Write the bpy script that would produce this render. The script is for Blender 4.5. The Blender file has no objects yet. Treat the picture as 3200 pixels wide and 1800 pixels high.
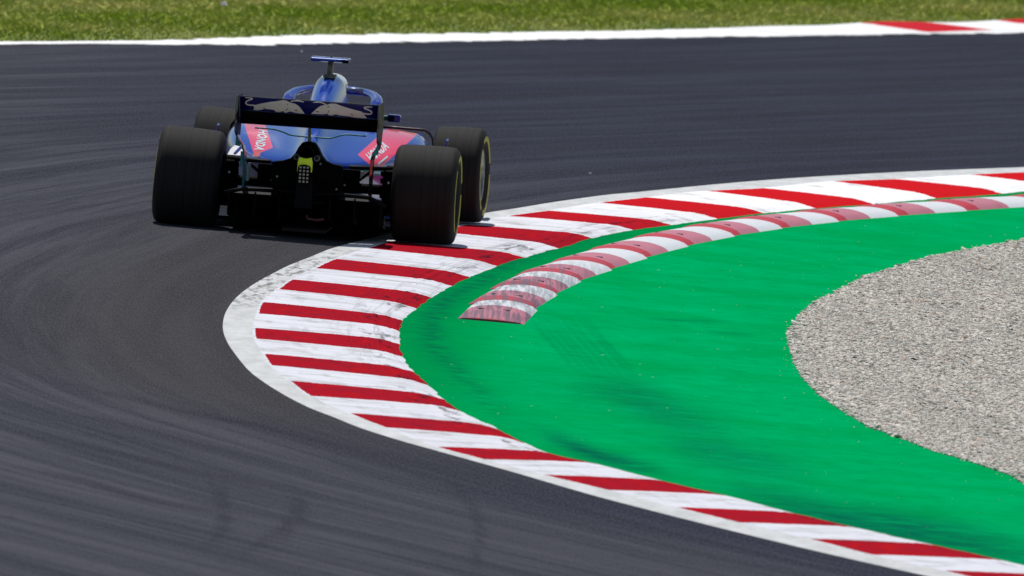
import bpy, bmesh, math, random
import numpy as np
from mathutils import Vector, Matrix
from mathutils.bvhtree import BVHTree

random.seed(7); rng = np.random.default_rng(11)
SC = bpy.context.scene
COL = SC.collection
R = math.radians

# ------------------------------------------------------------------ camera
CAM_H = 6.4
def make_camera():
    cd = bpy.data.cameras.new("camera"); co = bpy.data.objects.new("camera", cd); COL.objects.link(co)
    cd.sensor_width = 36.0; cd.lens = 675.0
    cd.clip_start = 1.0; cd.clip_end = 3000.0
    p, r = R(2.9), R(5.0)
    fw = Vector((0, math.cos(p), -math.sin(p))); up = Vector((0, math.sin(p), math.cos(p))); rt = Vector((1, 0, 0))
    ir = math.cos(r) * rt + math.sin(r) * up
    iu = -math.sin(r) * rt + math.cos(r) * up
    m = Matrix((ir, iu, -fw)).transposed().to_4x4(); m.translation = Vector((0, 0, CAM_H))
    co.matrix_world = m
    cd.dof.use_dof = True; cd.dof.focus_distance = 126.0; cd.dof.aperture_fstop = 9.0
    SC.camera = co
make_camera()

# ------------------------------------------------------------------ light
SUN_AZ, SUN_EL = -20.0, 65.0       # degrees clockwise from +Y, above the horizon
w = bpy.data.worlds.new("World"); SC.world = w; w.use_nodes = True
nt = w.node_tree; bg = nt.nodes["Background"]
sky = nt.nodes.new("ShaderNodeTexSky"); sky.sky_type = 'NISHITA'; sky.sun_disc = False
sky.sun_elevation = R(SUN_EL); sky.sun_rotation = R(SUN_AZ); sky.air_density = 1.0; sky.dust_density = 0.15; sky.ozone_density = 4.0
# broken white cloud added to the unseen sky to brighten the paintwork's reflections
tcw = nt.nodes.new("ShaderNodeTexCoord"); mpw = nt.nodes.new("ShaderNodeMapping"); mpw.inputs['Scale'].default_value = (1.6, 1.6, 4.2); mpw.inputs['Location'].default_value = (.3, 1.7, .2)
nzw = nt.nodes.new("ShaderNodeTexNoise"); nzw.inputs['Scale'].default_value = 1.7; nzw.inputs['Detail'].default_value = 6; nzw.inputs['Roughness'].default_value = .55
rmw = nt.nodes.new("ShaderNodeMapRange"); rmw.interpolation_type = 'SMOOTHSTEP'; rmw.inputs[1].default_value = .54; rmw.inputs[2].default_value = .63; rmw.inputs[4].default_value = .8
mxw = nt.nodes.new("ShaderNodeMixRGB"); mxw.inputs[2].default_value = (13, 13.2, 13.8, 1)
nt.links.new(tcw.outputs['Generated'], mpw.inputs[0]); nt.links.new(mpw.outputs[0], nzw.inputs[0]); nt.links.new(nzw.outputs['Fac'], rmw.inputs[0])
nt.links.new(rmw.outputs[0], mxw.inputs[0]); nt.links.new(sky.outputs[0], mxw.inputs[1])
nt.links.new(mxw.outputs[0], bg.inputs[0]); bg.inputs[1].default_value = 0.062
ld = bpy.data.lights.new("sun", 'SUN'); ld.energy = 3.7; ld.angle = R(0.6); ld.color = (1.0, 0.965, 0.91)
lo = bpy.data.objects.new("sun", ld); COL.objects.link(lo)
sd = Vector((math.sin(R(SUN_AZ)) * math.cos(R(SUN_EL)), math.cos(R(SUN_AZ)) * math.cos(R(SUN_EL)), math.sin(R(SUN_EL))))
lo.rotation_euler = sd.to_track_quat('Z', 'Y').to_euler()
lo.location = (0, 140, 40)
SC.view_settings.view_transform = 'Standard'; SC.view_settings.look = 'None'
SC.view_settings.exposure = 0.0; SC.view_settings.gamma = 1.0; SC.view_settings.use_curve_mapping = False

# ------------------------------------------------------------------ node helpers
class NT:
    def __init__(s, name):
        s.m = bpy.data.materials.new(name); s.m.use_nodes = True; s.t = s.m.node_tree
        s.b = s.t.nodes["Principled BSDF"]
    def n(s, typ, **kw):
        nd = s.t.nodes.new(typ)
        for k, v in kw.items(): setattr(nd, k, v)
        return nd
    def l(s, a, b): s.t.links.new(a, b)
    def setin(s, node, key, val):
        if hasattr(val, 'is_linked') or hasattr(val, 'links'): s.l(val, node.inputs[key])
        else: node.inputs[key].default_value = val
    def math(s, op, a, b=0.0, c=0.0, clamp=False):
        nd = s.n('ShaderNodeMath', operation=op, use_clamp=clamp)
        for i, v in enumerate((a, b, c)): s.setin(nd, i, v)
        return nd.outputs[0]
    def mix(s, f, a, b, blend='MIX'):
        nd = s.n('ShaderNodeMixRGB', blend_type=blend); s.setin(nd, 0, f)
        for i, v in ((1, a), (2, b)):
            if isinstance(v, tuple) and len(v) == 3: v = v + (1,)
            s.setin(nd, i, v)
        return nd.outputs[0]
    def coord(s, kind='Object'): return s.n('ShaderNodeTexCoord').outputs[kind]
    def attr(s, name): return s.n('ShaderNodeAttribute', attribute_name=name)
    def scale(s, vec, sc):
        nd = s.n('ShaderNodeMapping'); s.l(vec, nd.inputs[0]); nd.inputs['Scale'].default_value = sc; return nd.outputs[0]
    def noise(s, vec, scale=5.0, detail=3.0, rough=0.5, dist=0.0, col=False):
        nd = s.n('ShaderNodeTexNoise'); s.l(vec, nd.inputs['Vector']); nd.inputs['Scale'].default_value = scale
        nd.inputs['Detail'].default_value = detail; nd.inputs['Roughness'].default_value = rough; nd.inputs['Distortion'].default_value = dist
        return nd.outputs['Color' if col else 'Fac']
    def ramp(s, f, a, b, va=0.0, vb=1.0):
        nd = s.n('ShaderNodeMapRange'); s.setin(nd, 0, f)
        for i, v in zip((1, 2, 3, 4), (a, b, va, vb)): nd.inputs[i].default_value = v
        nd.interpolation_type = 'SMOOTHSTEP'; return nd.outputs[0]
    def set(s, **kw):
        names = dict(color='Base Color', rough='Roughness', metal='Metallic', coat='Coat Weight', coatr='Coat Roughness', spec='Specular IOR Level', emit='Emission Color', es='Emission Strength')
        for k, v in kw.items():
            if isinstance(v, tuple) and len(v) == 3: v = v + (1,)
            s.setin(s.b, names[k], v)
        return s.m
    def bump(s, h, strength=0.3, dist=0.01):
        nd = s.n('ShaderNodeBump'); s.l(h, nd.inputs['Height']); nd.inputs['Strength'].default_value = strength; nd.inputs['Distance'].default_value = dist
        s.l(nd.outputs[0], s.b.inputs['Normal'])

def simple(name, col, rough=0.5, metal=0.0, coat=0.0, var=0.15, nscale=12.0):
    k = NT(name); v = k.noise(k.coord(), nscale, 4)
    f = k.ramp(v, 0.3, 0.7)
    a = tuple(c * (1 - var) for c in col); b = tuple(min(1, c * (1 + var)) for c in col)
    k.set(color=k.mix(f, a, b), rough=rough, metal=metal, coat=coat)
    return k.m

# ------------------------------------------------------------------ mesh helpers
def link(o, parent=None):
    COL.objects.link(o)
    if parent is not None: o.parent = parent
    return o
def mesh(name, verts, faces, mats=None, parent=None, smooth=False, midx=None):
    me = bpy.data.meshes.new(name)
    me.from_pydata([tuple(map(float, v)) for v in verts], [], [tuple(f) for f in faces])
    for m in (mats if isinstance(mats, (list, tuple)) else [mats]):
        if m: me.materials.append(m)
    if midx is not None: me.polygons.foreach_set('material_index', np.array(midx, dtype=np.int32))
    if smooth: me.polygons.foreach_set('use_smooth', np.ones(len(me.polygons), dtype=bool))
    me.update()
    return link(bpy.data.objects.new(name, me), parent)
def mesh_np(name, V, F, mat, parent=None, smooth=False):
    """V (n,3), F (m,k) arrays"""
    me = bpy.data.meshes.new(name); k = F.shape[1]
    me.vertices.add(len(V)); me.vertices.foreach_set('co', V.astype(np.float32).ravel())
    me.loops.add(F.size); me.loops.foreach_set('vertex_index', F.astype(np.int32).ravel())
    me.polygons.add(len(F)); me.polygons.foreach_set('loop_start', np.arange(0, F.size, k, dtype=np.int32))
    if smooth: me.polygons.foreach_set('use_smooth', np.ones(len(F), dtype=bool))
    me.update(calc_edges=True); me.materials.append(mat)
    return link(bpy.data.objects.new(name, me), parent)
def set_attr(o, name, vals):
    a = o.data.attributes.new(name, 'FLOAT', 'POINT'); a.data.foreach_set('value', np.asarray(vals, dtype=np.float32).ravel())
def set_uv(o, uvs):
    """uvs per vertex"""
    me = o.data; uvl = me.uv_layers.new(name='UVMap'); idx = np.empty(len(me.loops), dtype=np.int32)
    me.loops.foreach_get('vertex_index', idx); uvl.data.foreach_set('uv', np.asarray(uvs, dtype=np.float32)[idx].ravel())
def grid_faces(nr, nc):
    a = (np.arange(nr - 1)[:, None] * nc + np.arange(nc - 1)[None, :]).ravel()
    return np.stack([a, a + 1, a + nc + 1, a + nc], 1)
def tag(o, label=None, cat=None, group=None, kind=None):
    if label: o['label'] = label
    if cat: o['category'] = cat
    if group: o['group'] = group
    if kind: o['kind'] = kind
    return o
def empty(name, loc=(0, 0, 0)):
    o = bpy.data.objects.new(name, None); COL.objects.link(o); o.location = loc; o.empty_display_size = 0.3; return o
def catmull(P, n):
    """P list of knots; n samples per interval"""
    P = np.asarray(P, float); Q = np.vstack([2 * P[0] - P[1], P, 2 * P[-1] - P[-2]]); out = []
    t = np.linspace(0, 1, n, endpoint=False)[:, None]
    for i in range(1, len(Q) - 2):
        a, b, c, d = Q[i - 1], Q[i], Q[i + 1], Q[i + 2]
        out.append(0.5 * (2 * b + (c - a) * t + (2 * a - 5 * b + 4 * c - d) * t ** 2 + (3 * b - a - 3 * c + d) * t ** 3))
    out.append(Q[-2][None]); return np.vstack(out)
def extend(P, n, start=True, end=True):
    P = [np.array(p, float) for p in P]
    for _ in range(n):
        if start: P.insert(0, P[0] + (P[0] - P[2]) / 2 * 1.0)
        if end: P.append(P[-1] + (P[-1] - P[-3]) / 2 * 1.0)
    return np.array(P)
def fx(P):
    """x as a function of y, linear beyond the ends, from points (x, y)"""
    P = np.array(sorted([(p[1], p[0]) for p in P])); ys, xs = P[:, 0], P[:, 1]
    s0 = (xs[3] - xs[0]) / (ys[3] - ys[0]); s1 = (xs[-1] - xs[-4]) / (ys[-1] - ys[-4])
    def f(y):
        y = np.asarray(y, float); v = np.interp(y, ys, xs)
        v = np.where(y < ys[0], xs[0] + (y - ys[0]) * s0, v); return np.where(y > ys[-1], xs[-1] + (y - ys[-1]) * s1, v)
    return f
def lathe_x(profile, seg=64, closed=False):
    """profile (x, r) list; revolve about X"""
    V = []; F = []; n = len(profile)
    for k in range(seg):
        a = 2 * math.pi * k / seg; c, s = math.cos(a), math.sin(a)
        V += [(x, r * c, r * s) for x, r in profile]
    for k in range(seg):
        k2 = (k + 1) % seg
        for i in range(n - 1): F.append((k * n + i, k2 * n + i, k2 * n + i + 1, k * n + i + 1))
    return V, F
def box(c, s, rot=None):
    V = [Vector(((i & 1) - .5, ((i >> 1) & 1) - .5, ((i >> 2) & 1) - .5)) for i in range(8)]
    V = [Vector((v.x * s[0], v.y * s[1], v.z * s[2])) for v in V]
    if rot: V = [rot @ v for v in V]
    V = [tuple(v + Vector(c)) for v in V]
    return V, [(0, 2, 3, 1), (4, 5, 7, 6), (0, 1, 5, 4), (2, 6, 7, 3), (0, 4, 6, 2), (1, 3, 7, 5)]
def tube(path, r, seg=8, flat=1.0, updir=(0, 0, 1)):
    """tube along path, radius r (float or list), flat squashes along updir"""
    P = [Vector(p) for p in path]; n = len(P); V = []; F = []
    for i, p in enumerate(P):
        t = (P[min(i + 1, n - 1)] - P[max(i - 1, 0)]).normalized(); u = Vector(updir); s = t.cross(u)
        if s.length < 1e-4: s = t.cross(Vector((1, 0, 0)))
        s.normalize(); u = s.cross(t).normalized(); rr = r[i] if isinstance(r, (list, tuple)) else r
        for k in range(seg):
            a = 2 * math.pi * k / seg; V.append(tuple(p + s * math.cos(a) * rr + u * math.sin(a) * rr * flat))
    for i in range(n - 1):
        for k in range(seg):
            k2 = (k + 1) % seg; F.append((i * seg + k, i * seg + k2, (i + 1) * seg + k2, (i + 1) * seg + k))
    F.append(tuple(range(seg))[::-1]); F.append(tuple((n - 1) * seg + k for k in range(seg)))
    return V, F
def join(*parts):
    V = []; F = []
    for v, f in parts:
        o = len(V); V += list(v); F += [tuple(i + o for i in q) for q in f]
    return V, F
def bevel(o, w=0.004, seg=2):
    m = o.modifiers.new('bevel', 'BEVEL'); m.width = w; m.segments = seg; m.limit_method = 'ANGLE'; m.angle_limit = R(40); return o
def prism(poly, axis, a, b):
    """extrude polygon (list of 2d) along axis between a and b"""
    def p3(p, t):
        if axis == 'x': return (t, p[0], p[1])
        if axis == 'y': return (p[0], t, p[1])
        return (p[0], p[1], t)
    n = len(poly); V = [p3(p, a) for p in poly] + [p3(p, b) for p in poly]
    F = [tuple(range(n)), tuple(range(2 * n - 1, n - 1, -1))] + [(i, n + i, n + (i + 1) % n, (i + 1) % n) for i in range(n)]
    return V, F

# ------------------------------------------------------------------ surveyed ground plan (metres, x across, y away)
KERB_OUTER = [(3.963, 152.18), (3.244, 150.19), (2.633, 148.37), (2.035, 146.43), (1.450, 144.27), (0.882, 141.96), (0.614, 140.90), (0.251, 139.11), (-0.013, 137.66), (-0.244, 136.44), (-0.490, 134.91), (-0.786, 132.94), (-1.045, 130.99), (-1.161, 130.10), (-1.258, 129.26), (-1.354, 128.15), (-1.485, 126.66), (-1.556, 125.64), (-1.634, 124.46), (-1.694, 123.35), (-1.737, 122.28), (-1.765, 121.12), (-1.775, 120.03), (-1.768, 118.98), (-1.746, 117.97), (-1.709, 117.03), (-1.655, 116.02), (-1.527, 114.10), (-1.405, 112.85), (-1.256, 111.66), (-1.105, 110.68), (-0.948, 109.92), (-0.794, 109.15), (-0.576, 108.33), (-0.339, 107.58), (0.089, 106.25), (0.531, 104.79), (0.964, 103.57), (1.385, 102.46), (1.801, 101.45), (2.289, 100.37), (2.785, 99.38)]
KERB_PAINT = [(4.129, 151.65), (3.469, 149.73), (2.849, 147.75), (2.350, 146.39), (1.800, 144.20), (1.370, 142.90), (0.908, 140.97), (0.563, 139.45), (0.192, 137.50), (-0.087, 136.15), (-0.366, 134.33), (-0.586, 132.94), (-0.874, 130.94), (-1.010, 129.75), (-1.203, 127.94), (-1.319, 126.49), (-1.444, 124.79), (-1.509, 123.40), (-1.580, 121.67), (-1.585, 120.25), (-1.576, 118.55), (-1.547, 117.33), (-1.470, 115.75), (-1.405, 114.57), (-1.270, 113.09), (-1.125, 111.73), (-0.881, 110.34), (-0.660, 109.24), (-0.352, 107.83), (-0.078, 107.02), (0.255, 106.08), (0.614, 105.20), (0.982, 104.21), (1.323, 103.33), (1.689, 102.47), (2.013, 101.58), (2.377, 100.79), (2.714, 99.96)]
KERB_INNER = [(4.632, 150.54), (4.109, 148.70), (3.679, 146.95), (3.142, 145.13), (2.638, 143.23), (2.186, 141.70), (1.791, 140.20), (1.443, 138.66), (1.098, 137.09), (0.825, 135.81), (0.534, 134.10), (0.302, 132.20), (0.067, 130.49), (-0.107, 128.98), (-0.276, 127.18), (-0.390, 125.83), (-0.506, 124.12), (-0.594, 122.64), (-0.662, 121.01), (-0.667, 119.75), (-0.652, 118.24), (-0.617, 116.84), (-0.535, 115.26), (-0.438, 114.02), (-0.338, 112.66), (-0.227, 111.60), (0.002, 110.11), (0.152, 109.01), (0.351, 108.02), (0.631, 107.40), (1.019, 106.30), (1.377, 105.45), (1.733, 104.40), (2.063, 103.61), (2.463, 102.70), (2.841, 101.88), (3.194, 101.01), (3.561, 100.27)]
LOW_KERB = [(0.110, 121.81), (0.161, 123.67), (0.287, 125.83), (0.440, 127.86), (0.648, 129.78), (0.893, 131.86), (1.187, 134.09), (1.528, 136.19), (1.885, 138.02), (2.318, 139.89), (2.780, 141.60), (3.325, 143.45), (3.960, 145.52), (4.651, 147.57)]
GRAVEL = [(3.680, 139.49), (3.357, 137.87), (3.118, 136.57), (2.964, 135.87), (2.725, 134.16), (2.415, 131.91), (2.207, 129.68), (2.023, 127.81), (1.897, 125.79), (1.798, 123.52), (1.799, 121.98), (1.811, 120.12), (1.842, 118.39), (1.932, 116.55), (2.046, 115.12), (2.192, 113.58), (2.379, 112.65), (2.538, 111.71), (2.701, 111.16), (2.859, 110.43), (2.965, 109.91), (3.006, 109.31)]
LINE_NEAR = [(-4.393, 158.64), (-3.619, 160.57), (-2.898, 162.02), (-1.839, 164.61), (-0.190, 169.35), (1.784, 174.75), (4.637, 182.39)]
LINE_FAR = [(-4.410, 159.19), (-3.635, 161.17), (-3.000, 162.86), (-2.685, 164.03), (-2.034, 166.14), (-0.199, 171.20), (0.876, 174.19), (1.799, 177.00), (2.561, 179.13), (3.699, 182.57), (4.707, 185.55)]
FAR_KERB = [(1.76, 176.912, 2.437, 176.516), (2.385, 178.63, 3.067, 178.227), (3.049, 180.857, 3.734, 180.19), (3.699, 182.566, 4.384, 182.288), (4.411, 184.763, 5.108, 184.155), (5.112, 186.858, 5.783, 186.248)]
ASPHALT_ARCS = [
   [(-1.568, 103.70), (-1.490, 102.39), (-1.420, 100.56), (-1.399, 99.52), (-1.406, 98.20), (-1.45, 97.2)],
   [(-1.500, 103.9), (-1.424, 101.65), (-1.374, 100.09), (-1.373, 99.03), (-1.401, 97.95)],
   [(-1.156, 104.01), (-1.079, 102.42), (-1.049, 101.08), (-1.085, 99.69), (-1.189, 97.98), (-1.266, 96.87)],
   [(-1.10, 103.6), (-1.02, 102.1), (-0.99, 101.08), (-1.03, 99.69), (-1.13, 97.98)],
   [(-0.30, 106.00), (-0.142, 103.47), (-0.058, 101.11), (-0.060, 98.75), (-0.034, 97.27)]]
ASPHALT_STREAKS = [
   [(-2.946, 112.21), (-2.339, 110.57), (-1.677, 109.00), (-1.328, 108.45), (-0.627, 106.55), (-0.083, 105.27)],
   [(-2.658, 102.98), (-2.206, 102.21), (-1.748, 100.91), (-1.065, 100.52)],
   [(-2.840, 108.81), (-2.077, 107.44), (-1.506, 105.85), (-0.776, 104.27)],
   [(-2.7, 106.2), (-2.1, 104.9), (-1.4, 103.4), (-0.5, 101.6)]]
GREEN_BAND = [(1.30, 139.5), (0.86, 137.0), (0.482, 133.96), (0.196, 131.92), (-0.014, 129.53), (-0.214, 126.81), (-0.407, 124.20), (-0.487, 121.44), (-0.451, 118.46), (-0.327, 116.48), (-0.133, 113.51), (0.066, 111.33)]
GREEN_SMEAR = [[(0.236, 110.62), (0.442, 109.04), (0.733, 107.94), (0.984, 107.40)],
   [(1.256, 107.80), (1.510, 105.81), (1.849, 104.59), (2.194, 104.23), (2.532, 103.60), (2.859, 102.70), (3.3, 101.6)]]
GREEN_PALE = [[(0.338, 115.45), (0.628, 115.21), (0.820, 114.48), (1.098, 112.58), (1.380, 111.35)], [(0.9, 111.2), (1.3, 109.6), (1.8, 107.8)]]
GREEN_ARCS = [[(0.16 + d * .9, 124.0 + d), (0.235 + d, 122.0), (0.33 + d, 120.2), (0.43 + d, 118.4), (0.55 + d * .9, 116.2 + d)] for d in (-.07, -.015, .04, .085, .145, .20, .27, .31)]
GREEN_LINES = [[(0.799, 123.75), (1.153, 124.10), (1.468, 124.43)], [(1.25, 122.9), (1.6, 122.95)]]

gO, gP, gI = fx(KERB_OUTER), fx(KERB_PAINT), fx(KERB_INNER)
gG, gL = fx(GRAVEL), fx(LINE_NEAR)

def dist_poly(X, Y, poly, ysc):
    """distance to a polyline in a space where y is divided by ysc"""
    P = catmull(poly, 6) * np.array([1, 1 / ysc]); D = np.full(X.shape, 9.0); T = np.zeros(X.shape)
    n = len(P) - 1
    for i in range(n):
        a, b = P[i], P[i + 1]; ab = b - a; L2 = max((ab ** 2).sum(), 1e-9)
        t = np.clip(((X - a[0]) * ab[0] + (Y / ysc - a[1]) * ab[1]) / L2, 0, 1)
        d = np.hypot(X - a[0] - t * ab[0], Y / ysc - a[1] - t * ab[1]); m = d < D; D[m] = d[m]; T[m] = (i + t[m]) / n
    return D, T

# ------------------------------------------------------------------ ground, track, green run-off, gravel
k = NT('meadow ground'); c = k.coord()
g1 = k.noise(k.scale(c, (1.6, .35, 1)), 1.0, 5, .6); g2 = k.noise(k.scale(c, (40, 12, 1)), 1.0, 4, .6)
col = k.mix(k.ramp(g1, .35, .65), (.13, .18, .02), (.22, .25, .05)); col = k.mix(k.ramp(g2, .45, .75, 0, .6), col, (.07, .06, .03))
k.set(color=col, rough=.95); MEADOW = k.m
V = [(-400, -60, -.006), (400, -60, -.006), (400, 1500, -.006), (-400, 1500, -.006)]
tag(mesh('ground', V, [(0, 1, 2, 3)], MEADOW), kind='structure')

def axis_grid(segs):
    out = []
    for a, b, st in segs: out += list(np.arange(a, b, st))
    out.append(segs[-1][1]); return np.array(out)

# track: from a far-left edge to under the kerb; far edge under the white line
ys = axis_grid([(40, 92, 2.0), (92, 130, .2), (130, 192, .35), (192, 230, 2)])
tt = axis_grid([(0, .55, .03), (.55, 1, .0045)])
V = []; UV = []
gLx = gL(ys)
XL = np.full(len(ys), -14.0); XR = gI(ys) - .25
# beyond the far white line the track's left edge is the line itself
far = ys > 148
XL = np.where(far, np.maximum(-14.0, gLx - .0), XL)
XR = np.where(ys > 152, gI(ys) + 0.0, XR)
rows = []
for y, xl, xr in zip(ys, XL, XR):
    xs = np.concatenate([np.linspace(xl, max(xl, min(-4.6, xr)), 12, endpoint=False), np.linspace(max(xl, min(-4.6, xr)), xr, 190)])
    rows.append(np.stack([xs, np.full_like(xs, y)], 1))
G = np.stack(rows); X, Y = G[..., 0], G[..., 1]
rub = np.zeros(X.shape)
for a in ASPHALT_ARCS:
    D, T = dist_poly(X, Y, a, 18.0); rub = np.maximum(rub, np.exp(-(D / .020) ** 2) * .55 * np.sin(np.pi * np.clip(T, .02, .98)) ** .8)
for a in ASPHALT_STREAKS:
    D, T = dist_poly(X, Y, a, 6.0); rub = np.maximum(rub, np.exp(-(D / .045) ** 2) * .6 * np.sin(np.pi * np.clip(T, .02, .98)))
off = gO(Y) - X
clean = np.exp(-(np.clip(off - .2, 0, 9) / 1.3) ** 2) * np.clip((Y - 104) / 8, 0, 1) * np.clip((139 - Y) / 6, 0, 1)
V = np.concatenate([G.reshape(-1, 2), np.zeros((X.size, 1))], 1)
trk = mesh_np('track', V, grid_faces(*X.shape), None) if False else None
k = NT('asphalt'); uv = k.n('ShaderNodeUVMap').outputs[0]; c = k.coord()
s1 = k.noise(k.scale(uv, (3.2, .10, 1)), 1.0, 3, .55, .4); s2 = k.noise(k.scale(uv, (13, .16, 1)), 1.0, 3, .6, .2); s3 = k.noise(k.scale(uv, (45, .5, 1)), 1.0, 3, .6)
fine = k.noise(k.scale(c, (95, 7, 1)), 1.0, 4, .75); mid = k.noise(k.scale(c, (14, 2, 1)), 1.0, 4, .6)
base = k.mix(k.ramp(s1, .3, .7), (.034, .038, .052), (.072, .075, .092))
base = k.mix(k.math('MULTIPLY', k.ramp(s2, .44, .70, 0, .7), k.math('SUBTRACT', 1.0, k.attr('clean').outputs['Fac'])), base, (.022, .026, .044))
base = k.mix(k.ramp(s3, .5, .75, 0, .35), base, (.125, .12, .13))
base = k.mix(k.math('MULTIPLY', k.attr('laid').outputs['Fac'], k.ramp(s1, .25, .6, .75, 1.0)), base, k.mix(1.0, base, (.46, .53, .66), 'MULTIPLY'))
base = k.mix(k.attr('clean').outputs['Fac'], base, (.044, .041, .043))
base = k.mix(k.attr('rub').outputs['Fac'], base, (.016, .018, .030))
base = k.mix(k.ramp(fine, .42, .62, 0, .75), base, k.mix(.5, base, (.12, .118, .12)))
base = k.mix(k.ramp(mid, .5, .8, 0, .25), base, (.03, .03, .035))
k.set(color=base, rough=.95, spec=.0); k.bump(fine, .25, .004); ASPHALT = k.m
trk = mesh_np('track', V, grid_faces(*X.shape), ASPHALT)
set_uv(trk, np.stack([off.ravel(), Y.ravel()], 1)); set_attr(trk, 'rub', rub); set_attr(trk, 'clean', clean * .75)
laid = np.clip((Y - 133) / 14, 0, 1) * np.clip((X + 5.2) / 4.0, .15, 1) + np.exp(-(np.clip(off - .2, 0, 9) / .75) ** 2) * np.clip((112 - Y) / 7, 0, 1) * .95
set_attr(trk, 'laid', np.clip(laid, 0, 1))
tag(trk, kind='structure')

# green painted run-off
ys = axis_grid([(40, 96, 2), (96, 152, .25), (152, 200, 2)])
rows = []
for y in ys:
    a = gI(y) - .12 if y < 153 else gI(y) - .12
    rows.append(np.stack([np.concatenate([np.linspace(a, a + 4.6, 400, endpoint=False), np.linspace(a + 4.6, a + 30, 14)]), np.full(414, y)], 1))
G = np.stack(rows); X, Y = G[..., 0], G[..., 1]
D, T = dist_poly(X, Y, GREEN_BAND, 6.0); band = np.exp(-(D / .085) ** 2) * .8 * np.sin(np.pi * np.clip(T, .05, .95)) ** .6
sm = np.zeros(X.shape)
for a, wd, st in ((GREEN_SMEAR[0], .08, 1.0), (GREEN_SMEAR[1], .20, 1.0), (GREEN_PALE[0], .20, .6), (GREEN_PALE[1], .22, .55)):
    D, T = dist_poly(X, Y, a, 8.0); sm = np.maximum(sm, np.exp(-(D / wd) ** 2) * st * np.sin(np.pi * np.clip(T, .02, .98)) ** .7)
ar = np.zeros(X.shape)
for a in GREEN_ARCS:
    D, T = dist_poly(X, Y, a, 20.0); ar = np.maximum(ar, np.exp(-(D / .013) ** 2) * .42 * np.sin(np.pi * np.clip(T, .02, .98)))
for a in GREEN_LINES:
    D, T = dist_poly(X, Y, a, 20.0); ar = np.maximum(ar, np.exp(-(D / .008) ** 2) * .6 * np.sin(np.pi * np.clip(T, .02, .98)))
V = np.concatenate([G.reshape(-1, 2), np.full((X.size, 1), .004)], 1)
k = NT('green paint'); c = k.coord()
n1 = k.noise(k.scale(c, (.9, .8, 1)), 1.0, 4, .6); n2 = k.noise(k.scale(c, (6, 5, 1)), 1.0, 4, .65); n3 = k.noise(k.scale(c, (160, 60, 1)), 1.0, 2)
n4 = k.noise(k.scale(c, (3, 14, 1)), 1.0, 4, .7)
col = k.mix(k.ramp(n1, .3, .7), (.0, .305, .076), (.0, .36, .110))
col = k.mix(k.ramp(n2, .45, .75, 0, .55), col, (.0, .235, .058))
col = k.mix(k.ramp(k.noise(k.scale(c, (1.3, .5, 1)), 1.0, 5, .7), .5, .72, 0, .5), col, (.0, .42, .15))
col = k.mix(k.ramp(k.noise(k.scale(c, (70, 22, 1)), 1.0, 3, .7), .5, .75, 0, .35), col, (.0, .20, .05))
col = k.mix(k.math('MULTIPLY', k.ramp(k.attr('wear').outputs['Fac'], 0, .8), k.ramp(n1, .2, .6, .55, .95)), col, (.0, .22, .055))
b = k.math('MULTIPLY', k.attr('band').outputs['Fac'], k.ramp(n2, .35, .62)); col = k.mix(b, col, (.002, .10, .055))
s = k.math('MULTIPLY', k.attr('smear').outputs['Fac'], k.ramp(n4, .30, .58)); col = k.mix(k.math('MULTIPLY', s, .95), col, (.002, .085, .06))
col = k.mix(k.math('MULTIPLY', k.attr('arc').outputs['Fac'], k.ramp(n4, .25, .6, .25, 1.0)), col, (.0, .14, .05))
spk = k.noise(k.scale(c, (26, 9, 1)), 1.0, 0); col = k.mix(k.ramp(spk, .86, .90, 0, .4), col, (.45, .5, .42))
k.set(color=col, rough=.9, spec=.0); k.bump(n3, .2, .003); GREEN = k.m
go = mesh_np('green_runoff', V, grid_faces(*X.shape), GREEN)
set_attr(go, 'band', band); set_attr(go, 'smear', sm); wear = np.clip(1 - (X - gI(Y)) / .75, 0, 1) * np.clip((Y - 108) / 10, .35, 1); set_attr(go, 'wear', wear); set_attr(go, 'arc', ar); tag(go, kind='structure')

# gravel bed
ys = axis_grid([(60, 104, 2), (104, 146, .12), (146, 190, 2)])
ph = rng.uniform(0, 6, 6)
rag = .02 * np.sin(ys * 7.1 + ph[0]) + .015 * np.sin(ys * 13.7 + ph[1]) + .012 * np.sin(ys * 3.3 + ph[2])
rows = []
for y, r_ in zip(ys, rag):
    a = gG(y) + r_ + .01
    rows.append(np.stack([np.concatenate([np.linspace(a, a + 2.4, 80, endpoint=False), np.linspace(a + 2.4, a + 26, 10)]), np.full(90, y)], 1))
G = np.stack(rows); X, Y = G[..., 0], G[..., 1]
def bumpz(X, Y):
    return .012 + .006 * np.sin(X * 9 + Y * 1.3 + ph[3]) * np.sin(Y * 2.1 - X * 3) + .004 * np.sin(X * 31 + Y * 5.0) * np.sin(Y * 7.3 + ph[4])
Z = bumpz(X, Y); Z[:, 0] = .002
V = np.stack([X.ravel(), Y.ravel(), Z.ravel()], 1)
k = NT('gravel bed'); c = k.coord()
vo = k.n('ShaderNodeTexVoronoi'); k.l(k.scale(c, (55, 45, 1)), vo.inputs['Vector']); vo.inputs['Scale'].default_value = 1
col = k.mix(k.ramp(k.noise(vo.outputs['Color'], 3.0, 1), .3, .7), (.42, .40, .36), (.68, .65, .58))
k.set(color=col, rough=.9); k.bump(vo.outputs['Distance'], .8, .01); GBED = k.m
tag(mesh_np('gravel_bed', V, grid_faces(*X.shape), GBED), kind='structure')
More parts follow.
